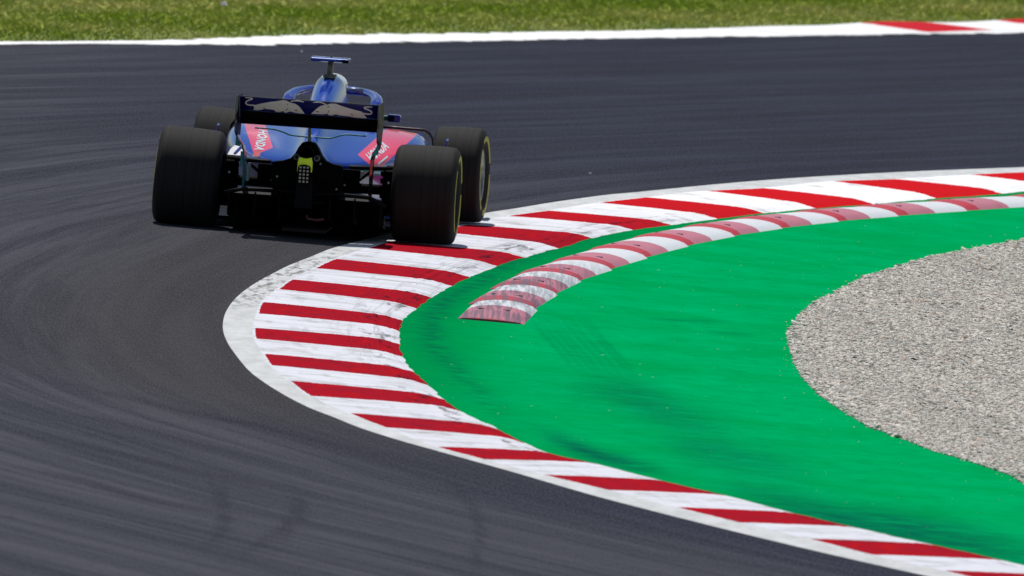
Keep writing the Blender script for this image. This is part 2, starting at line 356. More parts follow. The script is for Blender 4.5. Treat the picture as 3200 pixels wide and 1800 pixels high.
# gravel stones
def icosa():
    p = (1 + 5 ** .5) / 2
    v = np.array([(-1, p, 0), (1, p, 0), (-1, -p, 0), (1, -p, 0), (0, -1, p), (0, 1, p), (0, -1, -p), (0, 1, -p), (p, 0, -1), (p, 0, 1), (-p, 0, -1), (-p, 0, 1)], float)
    v /= np.linalg.norm(v[0])
    f = np.array([(0, 11, 5), (0, 5, 1), (0, 1, 7), (0, 7, 10), (0, 10, 11), (1, 5, 9), (5, 11, 4), (11, 10, 2), (10, 7, 6), (7, 1, 8), (3, 9, 4), (3, 4, 2), (3, 2, 6), (3, 6, 8), (3, 8, 9), (4, 9, 5), (2, 4, 11), (6, 2, 10), (8, 6, 7), (9, 8, 1)])
    return v, f
def stones(P, size, squash=.42):
    iv, fi = icosa(); n = len(P)
    v = iv[None] * (1 + rng.uniform(-.22, .22, (n, 12, 1)))
    sc = np.stack([rng.uniform(.7, 1.3, n), rng.uniform(.7, 1.3, n), squash * rng.uniform(.7, 1.3, n)], 1) * size[:, None]
    v = v * sc[:, None, :]; a = rng.uniform(0, 6.28, n); ca, sa = np.cos(a)[:, None], np.sin(a)[:, None]
    tl = rng.uniform(-.5, .5, n)[:, None]; z = v[..., 2] + v[..., 0] * tl
    x = v[..., 0] * ca - v[..., 1] * sa; y = v[..., 0] * sa + v[..., 1] * ca
    V = np.stack([x, y, z], -1) + P[:, None, :]
    F = (fi[None] + np.arange(n)[:, None, None] * 12).reshape(-1, 3); return V.reshape(-1, 3), F
N = 115000
yy = rng.uniform(105, 145, N * 3); xx = gG(yy) + rng.uniform(-.012, 2.6, N * 3)
keep = xx < 3.2 + (yy - 105) * .018; yy, xx = yy[keep][:N], xx[keep][:N]
sz = np.clip(rng.lognormal(math.log(.0075), .40, len(xx)), .005, .026)
zz = bumpz(xx, yy) + sz * rng.uniform(0, .25, len(xx))
edge = xx < gG(yy) + .03; zz[edge] = .004 + sz[edge] * .4
# a few strays thrown onto the green
ns = 120; ys2 = rng.uniform(106, 140, ns); xs2 = gG(ys2) - np.abs(rng.normal(0, .05, ns)); xs2[:12] -= rng.uniform(.1, .9, 12)
s2 = rng.uniform(.003, .006, ns); P = np.concatenate([np.stack([xx, yy, zz], 1), np.stack([xs2, ys2, .004 + s2 * .4], 1)]); SZ = np.concatenate([sz, s2])
V, F = stones(P, SZ)
k = NT('gravel stone'); a = k.attr('tone').outputs['Fac']; b = k.attr('warm').outputs['Fac']
col = k.mix(a, (.56, .525, .46), (.84, .79, .70)); col = k.mix(k.ramp(b, .80, 1.0, 0, .75), col, (.50, .33, .22)); col = k.mix(k.ramp(b, .0, .05, 1, 0), col, (.06, .055, .05))
col = k.mix(k.noise(k.coord(), 260, 2), col, k.mix(.3, col, (.3, .28, .26)))
k.set(color=col, rough=.9, spec=.1)
so = mesh_np('gravel', V, F, k.m)
tone_far = np.where(np.arange(len(P)) >= len(xx), .5, 0)
tone = tone_far + np.clip(rng.normal(.55, .20, len(P)) + .10 * np.sin(P[:, 0] * 5 + P[:, 1] * .9), 0, 1)
set_attr(so, 'tone', np.repeat(tone, 12)); set_attr(so, 'warm', np.repeat(rng.uniform(0, 1, len(P)), 12))
tag(so, 'loose pale grey and tan gravel filling the trap beside the green paint', 'gravel', kind='stuff')

# far grass
yn = fx(LINE_FAR)
N = 150000
gy = rng.uniform(156, 202, N * 2); gx = rng.uniform(-6.2, 6.4, N * 2)
# distance behind the line: line x at that y must be to the right of gx
lx = yn(gy); keep = gx < lx - .02; gx, gy, lx = gx[keep][:N], gy[keep][:N], lx[keep][:N]; n = len(gx)
patch = 1.1 * np.sin(gx * 1.1 + gy * .35) * np.sin(gy * .9 - gx) + .5 * np.sin(gx * 4.3 + gy * .3 + 1) * np.sin(gy * 1.7)
tuft = np.sin(gx * 9.1 + 3 * np.sin(gy * 2.2)) * np.sin(gy * 3.7 + 2 * np.sin(gx * 3))
h = rng.uniform(.015, .048, n) * (1 + .35 * tuft) * np.clip((lx - gx) * 1.3, .25, 1); bw = rng.uniform(.005, .012, n)
az = rng.uniform(0, math.pi, n); lean = rng.normal(0, 1.1, (n, 2)) * h[:, None]
bx, by = np.cos(az) * bw, np.sin(az) * bw * .3
V = np.stack([np.stack([gx - bx, gy - by, np.full(n, -.006)], 1), np.stack([gx + bx, gy + by, np.full(n, -.006)], 1),
              np.stack([gx + bx * .6 + lean[:, 0] * .5, gy + lean[:, 1] * .5, h * .7], 1), np.stack([gx + lean[:, 0], gy + lean[:, 1], h], 1)], 1).reshape(-1, 3)
F = (np.array([(0, 1, 2, 3)])[None] + np.arange(n)[:, None, None] * 4).reshape(-1, 4)
k = NT('grass blade'); a = k.attr('tone').outputs['Fac']; b = k.attr('dry').outputs['Fac']
col = k.mix(a, (.25, .36, .025), (.48, .56, .08)); col = k.mix(b, col, (.74, .62, .26))
k.set(color=col, rough=.9, spec=.08); k.b.inputs['Transmission Weight'].default_value = 0
gr = mesh_np('grass', V, F, k.m)
set_attr(gr, 'tone', np.repeat(np.clip(.5 + .28 * patch + .15 * tuft + rng.normal(0, .12, n), 0, 1), 4))
set_attr(gr, 'dry', np.repeat(np.clip(.20 + .22 * patch + .12 * np.sin(gx * 3.1 - gy) + rng.normal(0, .13, n) + .5 * np.exp(-((lx - gx) / .12) ** 2) * (gy < 164), 0, .9), 4))
tag(gr, 'rough green and yellow grass on the far side of the track', 'grass', kind='stuff')

# far white edge line
PN = catmull(extend(LINE_NEAR, 3), 40); PF = catmull(extend(LINE_FAR, 3), 24)
yq = np.arange(150, 190, .05)
def jit(n, amp): 
    v = rng.normal(0, 1, n); kk = np.ones(5) / 5; return np.convolve(v, kk, 'same') * amp
fn, ff = fx(PN), fx(PF); wob = np.interp(yq, [150, 161, 164, 172, 190], [.3, .4, 2.4, 1.1, .6])  # ragged edges imitate heat shimmer, built into the line's shape
XN = fn(yq) + .0 + jit(len(yq), .05) * wob; XF = ff(yq) - jit(len(yq), .04) * wob
# far kerb begins where the line ends, so fade the line out under it
V = np.concatenate([np.stack([XF, yq, np.full_like(yq, .004)], 1), np.stack([XN, yq, np.full_like(yq, .004)], 1)])
n = len(yq); F = np.array([(i, i + 1, n + i + 1, n + i) for i in range(n - 1)])
k = NT('white line paint'); c = k.coord(); nn = k.noise(k.scale(c, (20, 4, 1)), 1, 4, .6)
k.set(color=k.mix(k.ramp(nn, .4, .8), (.90, .90, .89), (.78, .78, .77)), rough=.9, spec=.05); WHITE_LINE = k.m
tag(mesh_np('edge_line', V, F, WHITE_LINE), kind='structure')

# ------------------------------------------------------------------ kerbs
def stripe_material(name, red, white, duty=.5, dirt=.5, worn=True, ublur=.006):
    k = NT(name); uvn = k.n('ShaderNodeUVMap').outputs[0]; sp = k.n('ShaderNodeSeparateXYZ'); k.l(uvn, sp.inputs[0]); t, u = sp.outputs[0], sp.outputs[1]
    c = k.coord()
    wob = k.noise(k.scale(uvn, (26, 3, 1)), 1.0, 4, .65)
    uu = k.math('ADD', u, k.math('MULTIPLY', k.math('SUBTRACT', wob, .5), .035))
    fr = k.math('FRACT', uu); isred = k.math('LESS_THAN', fr, duty)
    if worn:   # painted blocks stop a little short of the concrete edge, raggedly
        en = k.noise(k.scale(uvn, (60, 30, 1)), 1.0, 3, .7); lim = k.math('ADD', .004, k.math('MULTIPLY', en, .03)); isred = k.math('MULTIPLY', isred, k.math('GREATER_THAN', t, lim))
    ps = k.n('ShaderNodeSeparateXYZ'); k.l(k.n('ShaderNodeNewGeometry').outputs['Position'], ps.inputs[0]); fresh = k.ramp(ps.outputs[1], 131, 143)
    col = k.mix(isred, k.mix(fresh, white, (.86, .86, .87)), k.mix(fresh, red, (.58, .014, .020)))
    gr = k.noise(k.scale(uvn, (1.6, 14, 1)), 1.0, 4, .6); col = k.mix(k.math('MULTIPLY', k.ramp(gr, .42, .72, 0, dirt * .75), k.math('SUBTRACT', 1.15, fresh), clamp=True), col, k.mix(isred, (.42, .42, .43), (.20, .018, .035)))
    pt = k.noise(k.scale(uvn, (7, 3.2, 1)), 1.0, 5, .7, .3)
    cr = k.math('MULTIPLY', k.ramp(t, .60, .80), k.ramp(t, 1.02, .90)); cr = k.math('MULTIPLY', k.math('MAXIMUM', cr, .22), k.math('SUBTRACT', 1.1, fresh), clamp=True)
    f = k.math('MULTIPLY', k.ramp(pt, .53, .64), cr); col = k.mix(k.math('MULTIPLY', f, dirt * 1.3, clamp=True), col, k.mix(isred, (.20, .20, .21), (.07, .012, .02)))
    dg = k.noise(k.scale(uvn, (24, 1.1, 1)), 1.0, 4, .7, .15); dz = k.math('MULTIPLY', k.math('MULTIPLY', k.ramp(ps.outputs[1], 112, 119), k.ramp(ps.outputs[1], 139, 134)), k.math('MULTIPLY', k.ramp(t, .45, .8), k.ramp(t, 1.03, .93)))
    col = k.mix(k.math('MULTIPLY', k.math('MULTIPLY', k.ramp(dg, .50, .66), dz), dirt * .75), col, k.mix(isred, (.25, .25, .26), (.06, .01, .018)))
    mud = k.noise(k.scale(uvn, (2.2, 9, 1)), 1.0, 5, .65, .2); mm = k.math('MULTIPLY', k.ramp(mud, .55, .66), k.math('SUBTRACT', 1.0, isred))
    col = k.mix(k.math('MULTIPLY', mm, dirt * .55), col, (.27, .25, .19))
    br = k.noise(k.scale(c, (9, 2, 1)), 1, 3); col = k.mix(k.math('MULTIPLY', k.math('MULTIPLY', isred, k.ramp(br, .5, .75)), .4), col, (.55, .01, .008))
    k.set(color=col, rough=.85, spec=.0); k.bump(k.noise(k.scale(uvn, (5, 60, 1)), 1.0, 3, .6), .25, .006)
    return k.m
K_RED, K_WHITE = (.37, .010, .020), (.69, .70, .75)
NS = 16
Pq = catmull(extend(KERB_PAINT, 5), NS); Iq = catmull(extend(KERB_INNER, 5), NS); n = len(Pq)
Uq = (np.arange(n) / NS) * .5 - 2.5 + .0
ts = np.concatenate([[0, .04], np.linspace(.1, .7, 9), np.linspace(.74, 1.0, 14)])
def prof(t): return np.interp(t, [0, .1, .45, .80, .88, .95, 1.0], [.010, .014, .022, .027, .022, .011, .003])
V = []; UV = []
lump = rng.normal(0, 1, (n, len(ts)))
ker = np.ones(4) / 4
for j in range(len(ts)): lump[:, j] = np.convolve(lump[:, j], ker, 'same')
edgej = np.convolve(rng.normal(0, 1, n), np.ones(3) / 3, 'same') * .010
for i in range(n):
    for j, t in enumerate(ts):
        tj = t + (edgej[i] if t == 1.0 else 0)
        p = Pq[i] * (1 - tj) + Iq[i] * tj; z = prof(t) + lump[i, j] * (.0008 if t < .7 else .0016)
        V.append((p[0], p[1], z)); UV.append((t, Uq[i]))
kerb = empty('kerb', (float(Pq[n // 2][0]), float(Pq[n // 2][1]), 0))
tag(kerb, 'long curving kerb with red and white stripes and a bare concrete lip beside the asphalt', 'kerb')
def rel(V, o): 
    V = np.asarray(V, float); return V - np.array(o.location)[None]
KM = stripe_material('kerb stripes', K_RED, K_WHITE, dirt=.75)
po = mesh_np('painted_face', rel(V, kerb), grid_faces(n, len(ts)), KM, kerb, True); set_uv(po, UV)
# concrete lip between asphalt and paint
Oq = catmull(extend(KERB_OUTER, 4), 30); fO = fx(Oq)
V = []; UV = []; tc = np.linspace(0, 1, 7)
nrm = np.gradient(Pq, axis=0); nrm = np.stack([nrm[:, 1], -nrm[:, 0]], 1); nrm /= np.linalg.norm(nrm, axis=1)[:, None]
if nrm[n // 2][0] > 0: nrm = -nrm
for i in range(n):
    # march along the outward normal until the surveyed outer curve
    p = Pq[i]; lo_, hi_ = 0.0, .6
    for _ in range(18):
        md = (lo_ + hi_) / 2; q = p + nrm[i] * md
        if q[0] > fO(q[1]): lo_ = md
        else: hi_ = md
    wv = max(lo_, .004)
    for t in tc:
        q = p + nrm[i] * wv * (1 - t); V.append((q[0], q[1], .002 + .008 * t)); UV.append((t, i * .045))
k = NT('kerb concrete'); uvn = k.n('ShaderNodeUVMap').outputs[0]; c = k.coord()
a = k.noise(k.scale(c, (7, 2, 1)), 1, 5, .65); b = k.noise(k.scale(c, (16, 2.6, 1)), 1, 5, .7, .4); mskn = k.n('ShaderNodeSeparateXYZ'); k.l(c, mskn.inputs[0])
col = k.mix(k.ramp(a, .3, .7), (.50, .51, .50), (.64, .65, .65)); 
# wheels have scrubbed rubber into the lip where cars clip the apex
yl = k.math('MULTIPLY', k.ramp(mskn.outputs[1], (119.5 - kerb.location.y), (122.5 - kerb.location.y)), k.ramp(mskn.outputs[1], (131 - kerb.location.y), (127 - kerb.location.y)))
col = k.mix(k.math('MULTIPLY', yl, k.ramp(b, .47, .62, 0, .85)), col, (.13, .125, .11)); col = k.mix(k.ramp(b, .62, .74, 0, .45), col, (.28, .27, .24))
k.set(color=col, rough=.9, spec=.06); k.bump(b, .3, .004)
co_ = mesh_np('concrete_lip', rel(V, kerb), grid_faces(n, len(tc)), k.m, kerb, True); set_uv(co_, UV)

# far kerb on the outside of the track, beyond the white line
FKn = extend([(p[2], p[3]) for p in FAR_KERB], 0); FKf = extend([(p[0], p[1]) for p in FAR_KERB], 0)
FKn = extend(FKn, 5, start=False); FKf = extend(FKf, 5, start=False)
A = catmull(FKf, 20); B = catmull(FKn, 20); n = len(A); tf = np.linspace(0, 1, 9); V = []; UV = []
for i in range(n):
    ramp_ = min(1, i / 30.0); hh = (.014 + .010 * math.sin(i / 20 * math.pi)) * ramp_
    for t in tf:
        p = A[i] * (1 - t) + B[i] * t; z = .006 + hh * (1 - t) ** .8 if t > 0 else .006 + hh * .92
        V.append((p[0], p[1], z)); UV.append((t, i / 20 * .5))
for i in range(n): V.append((A[i][0] - .03, A[i][1] + .1, -.006)); UV.append((0, i / 20 * .5))
F = list(map(tuple, grid_faces(n, len(tf)))) + [(i * 9, (i + 1) * 9, n * 9 + i + 1, n * 9 + i) for i in range(n - 1)]
fk = empty('far_kerb', (float(B[n // 2][0]), float(B[n // 2][1]), 0)); tag(fk, 'low red and white kerb on the far edge of the track beside the grass', 'kerb')
k = NT('far kerb stripes'); uvn = k.n('ShaderNodeUVMap').outputs[0]; sp = k.n('ShaderNodeSeparateXYZ'); k.l(uvn, sp.inputs[0])
wob = k.noise(k.scale(uvn, (9, 6, 1)), 1.0, 3); uu = k.math('ADD', sp.outputs[1], k.math('MULTIPLY', k.math('SUBTRACT', wob, .5), .08))
isred = k.math('MULTIPLY', k.math('LESS_THAN', k.math('FRACT', uu), .5), k.math('GREATER_THAN', sp.outputs[1], .9)); isred = k.math('MULTIPLY', isred, k.math('LESS_THAN', sp.outputs[0], .93))
k.set(color=k.mix(isred, (.84, .84, .83), (.55, .015, .025)), rough=.9, spec=.05)
fo = mesh('painted_face', rel(V, fk), F, k.m, fk, True); set_uv(fo, UV)

# low raised kerb units set on the green paint
k = NT('precast kerb paint'); uvn = k.n('ShaderNodeUVMap').outputs[0]; sp = k.n('ShaderNodeSeparateXYZ'); k.l(uvn, sp.inputs[0]); t, u = sp.outputs[0], sp.outputs[1]
oi = k.n('ShaderNodeObjectInfo'); rnd = oi.outputs['Random']; c = k.coord()
isred = k.math('LESS_THAN', k.math('ADD', u, k.math('MULTIPLY', k.math('SUBTRACT', k.noise(k.scale(uvn, (20, 3, 1)), 1, 3), .5), .03)), .56)
riser = k.math('LESS_THAN', u, .20)
redc = k.mix(riser, (.52, .18, .23), (.50, .035, .055))  # sky sheen on the red tops is painted in as pink
col = k.mix(isred, (.70, .72, .74), redc)
gpos = k.n('ShaderNodeNewGeometry').outputs['Position']; gs = k.n('ShaderNodeSeparateXYZ'); k.l(gpos, gs.inputs[0]); near = k.ramp(gs.outputs[1], 131.5, 126.0)
stk = k.noise(k.scale(gpos, (30, .9, 1)), 1.0, 4, .6, .1); dd = k.math('MULTIPLY', k.ramp(stk, .38, .60), near)
col = k.mix(k.math('MULTIPLY', dd, .85), col, k.mix(isred, (.26, .27, .29), (.13, .09, .12)))
pt = k.noise(k.scale(gpos, (9, 3, 1)), 1.0, 4, .6); col = k.mix(k.ramp(pt, .5, .8, 0, .3), col, k.mix(isred, (.5, .52, .55), (.30, .05, .08)))
k.set(color=col, rough=.55, spec=.2); PRECAST = k.m
kk_ = NT('dark slot'); kk_.set(color=(.07, .015, .03), rough=.9); SLOT = kk_.m
RB = np.array(LOW_KERB); W = .43
ordn = ['first', 'second', 'third', 'fourth', 'fifth', 'sixth', 'seventh', 'eighth', 'ninth', 'tenth', 'eleventh', 'twelfth', 'thirteenth']
extra = ['scuffed grey over its red half'.replace('over its', 'across').replace(' half', ''), 'streaked grey with rubber', 'rubber streaks at its crest', 'lightly scuffed', 'clean, painted sheen', 'clean, painted sheen', 'clean, painted sheen', 'clean, painted sheen', 'clean, painted sheen', 'clean, painted sheen', 'clean, painted sheen', 'clean, painted sheen', 'partly past the frame']  # the pink over each red half is painted sky sheen
for i in range(len(RB) - 1):
    a, b = RB[i], RB[i + 1]; L = np.linalg.norm(b - a)
    d = (b - a) / L; nl = np.array([-d[1], d[0]]); nl = nl if nl[0] < 0 else -nl
    # slight saw-tooth: every unit's far end tucks behind the next unit's near end
    us = [0, .015, .05, .09, .13, .2, .35, .5, .56, .7, .85, .97, 1.0]; tsn = np.linspace(0, 1, 13); V = []; UV = []
    for u in us:
        base_ = np.array([0, 0.]) + d * u * (L + .02); swell = .030 * u
        for t in tsn:
            arch = max(0.0, 1 - (2 * t - 1) ** 2) ** .75
            hz = np.interp(u, [0, .015, .13, .2, .6, 1.0], [.010, .016, .046, .052, .050, .044])
            q = base_ + nl * (t * W) - nl * (swell - .012); V.append((q[0], q[1], .004 + hz * arch + (.004 if 0 < t < 1 else -.002))); UV.append((t, u if i or u < .012 else max(u, .21)))
    nb = len(V)
    F = list(map(tuple, grid_faces(len(us), 13)))
    for t in tsn: q = nl * (t * W); V.append((q[0], q[1], .002)); UV.append((t, 0))
    F += [(j + 1, j, nb + j, nb + j + 1) for j in range(12)]
    nb2 = len(V); last = (len(us) - 1) * 13
    for t in tsn: q = d * (L + .02) + nl * (t * W); V.append((q[0], q[1], .002)); UV.append((t, 1))
    F += [(last + j, last + j + 1, nb2 + j + 1, nb2 + j) for j in range(12)]
    o = mesh('kerb_block', V, F, PRECAST, None, True); o.location = (a[0], a[1], 0); set_uv(o, UV)
    for tb in (.34, .70):
        qb = d * (.30 * L) + nl * (tb * W) - nl * (.3 * .030 - .012); zb = .004 + np.interp(.30, [.2, .6], [.052, .050]) * (1 - (2 * tb - 1) ** 2) ** .75 + .004
        bv_, bf_ = box((qb[0], qb[1], zb + .0005), (.045, .05, .004)); bo = mesh('bolt_slot', bv_, bf_, SLOT, o)
    md = o.modifiers.new('edge', 'EDGE_SPLIT'); md.split_angle = R(50)
    tag(o, '%s low red and white kerb block from the near end, %s' % (ordn[i], extra[i]), 'kerb block', 'low kerb blocks in a row on the green paint')

# scraps on the ground
k = NT('faded wrapper'); k.set(color=k.mix(k.noise(k.coord(), 40, 2), (.45, .42, .52), (.75, .72, .78)), rough=.6); WRAP = k.m
def scrap(name, loc, s, mat, label, cat):
    bm = bmesh.new(); bmesh.ops.create_grid(bm, x_segments=6, y_segments=6, size=s)
    for v in bm.verts:
        v.co.z = abs(math.sin(v.co.x / s * 2.2 + 1) * math.cos(v.co.y / s * 1.7)) * s * 1.1 + random.uniform(0, s * .35)
        v.co.x *= random.uniform(.6, 1.1); v.co.y *= random.uniform(.6, 1.1)
    me = bpy.data.meshes.new(name); bm.to_mesh(me); bm.free(); me.materials.append(mat); o = link(bpy.data.objects.new(name, me)); o.location = loc
    sm_ = o.modifiers.new('thick', 'SOLIDIFY'); sm_.thickness = .002
    return tag(o, label, cat)
scrap('wrapper', (-2.775, 171.07, .02), .035, WRAP, 'small crumpled lilac wrapper lying in the grass above the track', 'litter')
scrap('paper_scrap', (.51, 144.2, .002), .011, WRAP, 'tiny pale scrap on the asphalt behind the striped kerb', 'litter')
scrap('paper_scrap', (-1.95, 162.6, .002), .011, WRAP, 'tiny pale scrap on the asphalt just below the far white line', 'litter')

# ------------------------------------------------------------------ the car
YAW = R(2.5); ROLL = R(1.2)
car = empty('racing_car', (-1.43, 131.0, .01)); car.rotation_euler = (0, 0, -YAW)
tag(car, 'blue and red open wheel racing car running over the kerb, seen from behind', 'racing car')
PX, PZ = -.0559, -.0430          # shear of the livery across the bodywork, per metre of length

# --- car materials
def paint(name):
    k = NT(name); c = k.coord(); sp = k.n('ShaderNodeSeparateXYZ'); k.l(c, sp.inputs[0])
    x = k.math('SUBTRACT', sp.outputs[0], k.math('MULTIPLY', k.math('SUBTRACT', sp.outputs[1], 1.0), PX))
    z = k.math('SUBTRACT', sp.outputs[2], k.math('MULTIPLY', k.math('SUBTRACT', sp.outputs[1], 1.0), PZ))
    def half(a, b, inside):
        nx, nz = -(b[1] - a[1]), (b[0] - a[0]); s = nx * (inside[0] - a[0]) + nz * (inside[1] - a[1]); sg = 1 if s > 0 else -1
        v = k.math('ADD', k.math('MULTIPLY', x, nx * sg), k.math('MULTIPLY', z, nz * sg)); return k.math('GREATER_THAN', v, (nx * a[0] + nz * a[1]) * sg)
    ins = (.45, .60); f1 = half((.258, .522), (.43, .695), ins); f2 = half((.677, .703), (.491, .513), ins); f3 = half((.258, .522), (.37, .44), ins)
    right = k.math('MULTIPLY', k.math('MULTIPLY', f1, f2), f3)
    ins = (-.42, .60); g1 = half((-.325, .53), (-.372, .64), ins); g2 = half((-.540, .69), (-.446, .462), ins); g3 = half((-.325, .53), (-.46, .465), ins)
    left = k.math('MULTIPLY', k.math('MULTIPLY', g1, g2), g3)
    red = k.math('MULTIPLY', k.math('MAXIMUM', right, left), k.math('GREATER_THAN', sp.outputs[2], .42))
    fl = k.noise(c, 260, 2)
    blue = k.mix(fl, (.0, .030, .30), (.0, .048, .42))
    k.set(color=k.mix(red, blue, (1.0, .045, .10)), metal=k.math('MULTIPLY', k.math('SUBTRACT', 1.0, red), .0), rough=.16, spec=.35, coat=.32, coatr=.02)
    return k.m
PAINT = paint('blue car paint')
BLUE = simple('navy paint', (.0, .010, .26), .18, .0, .5, .1); NAVY = simple('dark navy wing paint', (.002, .003, .11), .4, .0, .3, .1)
CARBON = simple('carbon fibre', (.004, .004, .005), .5, 0, 0, .4, 80); MATT = simple('matt black', (.0015, .0015, .002), .8, 0, 0, .3)
for m_ in (CARBON, MATT): m_.node_tree.nodes['Principled BSDF'].inputs['Specular IOR Level'].default_value = .08
SILVER = simple('silver paint', (.80, .83, .88), .25, .1, .6, .03); GREYM = simple('grey metal', (.25, .25, .26), .35, .8, 0, .2, 30)
TEAL = simple('teal paint', (.005, .16, .15), .4, .1, .4, .25, 25); OLIVE = simple('dusty edge', (.12, .12, .085), .6, 0, 0, .4, 20)
REDM = simple('red paint', (.55, .015, .01), .3, 0, .8, .2); NEON = simple('neon yellow plastic', (.80, 1.0, .03), .4, 0, 0, .03)
NEON.node_tree.nodes["Principled BSDF"].inputs['Emission Color'].default_value = (.5, .9, .0, 1)
BULLM = simple('pale grey vinyl', (.80, .77, .70), .5, 0, 0, .06); WHITEV = simple('white vinyl', (.80, .80, .82), .35, 0, .6, .03); LED = simple('unlit lamp cells', (.38, .34, .28), .3, 0, .5, .4, 90)
YELM = simple('yellow tyre marking', (.42, .35, .02), .6, 0, 0, .2)

def body_rot(o): o.rotation_euler = (0, -ROLL, 0); return o
def cpart(name, VF, mat, smooth=False, parent=None, bev=0, sub=0):
    o = mesh(name, VF[0], VF[1], mat, parent or car, smooth)
    if parent is None: body_rot(o)
    if bev: bevel(o, bev)
    if sub:
        m = o.modifiers.new('sub', 'SUBSURF'); m.levels = sub; m.render_levels = sub
    return o
def mirror(VF): return [(-x, y, z) for x, y, z in VF[0]], [tuple(reversed(f)) for f in VF[1]]

# --- bodywork: lofted half sections mirrored across the centreline
ST = [
 (-.34, [(0, .648), (.045, .638), (.072, .60), (.095, .56), (.125, .525), (.150, .50), (.155, .47), (.145, .43), (.10, .39)]),
 (-.05, [(0, .690), (.045, .675), (.080, .625), (.125, .575), (.22, .535), (.30, .508), (.32, .47), (.29, .38), (.20, .22)]),
 (.35, [(0, .820), (.045, .800), (.080, .700), (.15, .612), (.30, .565), (.43, .535), (.475, .48), (.43, .33), (.33, .12)]),
 (.80, [(0, .925), (.070, .898), (.100, .775), (.16, .648), (.38, .612), (.53, .585), (.60, .52), (.55, .33), (.42, .09)]),
 (1.20, [(0, .985), (.085, .960), (.112, .830), (.17, .672), (.43, .648), (.59, .628), (.665, .55), (.64, .33), (.52, .09)]),
 (1.50, [(0, 1.018), (.094, .995), (.116, .870), (.18, .690), (.46, .664), (.62, .645), (.690, .565), (.68, .33), (.60, .09)]),
 (1.72, [(0, 1.036), (.100, 1.012), (.118, .885), (.18, .700), (.47, .668), (.64, .650), (.705, .570), (.70, .33), (.62, .09)]),
 (1.80, [(0, 1.030), (.098, 1.002), (.116, .880), (.18, .695), (.47, .668), (.64, .650), (.705, .570), (.70, .33), (.62, .09)]),
 (1.84, [(0, .80), (.060, .79), (.130, .745), (.22, .680), (.47, .668), (.64, .650), (.705, .570), (.70, .33), (.62, .09)]),
 (2.10, [(0, .72), (.060, .715), (.130, .695), (.22, .670), (.47, .664), (.64, .645), (.700, .570), (.70, .34), (.63, .10)]),
 (2.30, [(0, .68), (.060, .68), (.130, .675), (.22, .662), (.46, .655), (.62, .635), (.680, .570), (.68, .36), (.62, .14)]),
]
V = []; nc = 17
for y, h in ST:
    row = [(-p[0], y, p[1]) for p in reversed(h[1:])] + [(p[0], y, p[1]) for p in h]; V += row
F = [tuple(int(a) for a in f) for f in grid_faces(len(ST), nc)]
F.append(tuple(range(nc))); F.append(tuple(reversed(range((len(ST) - 1) * nc, len(ST) * nc))))
body = cpart('bodywork', (V, F), PAINT, True, sub=3)
# intakes, cockpit, nose
VF = []
for s in (-1, 1):
    pv = prism([(s * .30, .20), (s * .62, .20), (s * .66, .30), (s * .655, .56), (s * .60, .62), (s * .30, .63)], 'y', 2.296, 2.33); cpart('sidepod_inlet', pv, MATT)
nose = [(1.85, .27, .10, .66), (2.4, .29, .10, .66), (3.0, .25, .16, .64), (3.6, .17, .24, .60), (4.2, .11, .26, .46), (4.75, .07, .20, .30)]
V = []; F = []
for y, wd, zb, zt in nose:
    V += [(-wd * .8, y, zt), (0, y, zt + .015), (wd * .8, y, zt), (wd, y, zt - .06), (wd, y, zb + .06), (wd * .6, y, zb), (-wd * .6, y, zb), (-wd, y, zb + .06), (-wd, y, zt - .06)]
for i in range(len(nose) - 1):
    for j in range(9): F.append((i * 9 + j, i * 9 + (j + 1) % 9, (i + 1) * 9 + (j + 1) % 9, (i + 1) * 9 + j))
F.append(tuple(range(9))); F.append(tuple(reversed(range((len(nose) - 1) * 9, len(nose) * 9))))
cpart('nose', (V, F), BLUE, True, sub=2)
cpart('cockpit_surround', tube([(.2, 2.05, .70), (.235, 2.3, .70), (.22, 2.65, .695), (.12, 2.95, .68), (-.12, 2.95, .68), (-.22, 2.65, .695), (-.235, 2.3, .70), (-.2, 2.05, .70)], .035, 10), MATT, True)
# air intake lobe beside and ahead of the roll hoop
hp = []
for a in range(0, 24):
    th = 2 * math.pi * a / 24; hp.append((math.cos(th) * .098, math.sin(th) * .078))
V = []; F = []; secs = [(1.60, .72, .965), (1.72, .95, .958), (1.86, 1.06, .952), (1.98, 1.08, .948), (2.0, .92, .948)]
for y, s, zc in secs: V += [(px * s + .004, y, zc + pz * s) for px, pz in hp]
for i in range(len(secs) - 1):
    for j in range(24): F.append((i * 24 + j, i * 24 + (j + 1) % 24, (i + 1) * 24 + (j + 1) % 24, (i + 1) * 24 + j))
F.append(tuple(range(24))); ai = cpart('air_intake', (V, F), SILVER, True)
cpart('intake_mouth', ([(px * .9 + .004, 1.985, .948 + pz * .9) for px, pz in hp], [tuple(range(24))]), MATT, parent=ai)
# camera on the roll hoop
cpart('camera_mount', join(prism([(1.52, 1.01), (1.70, 1.02), (1.68, 1.125), (1.56, 1.125)], 'x', -.017, .017), prism([(1.50, 1.015), (1.72, 1.02), (1.71, 1.035), (1.51, 1.032)], 'x', -.042, .042), prism([(1.58, 1.125), (1.66, 1.125), (1.65, 1.172), (1.60, 1.172)], 'x', -.004, .004)), OLIVE, bev=.003)
tc_ = cpart('camera_pod', prism([(1.50, 1.128), (1.53, 1.122), (1.74, 1.124), (1.76, 1.136), (1.74, 1.152), (1.53, 1.156), (1.50, 1.148)], 'x', -.135, .13), simple('pod blue', (.015, .055, .24), .3, .3, .6, .1), bev=.006)
cpart('lens_cover', prism([(1.492, 1.126), (1.52, 1.122), (1.52, 1.150), (1.492, 1.146)], 'x', .084, .128), MATT, parent=tc_)
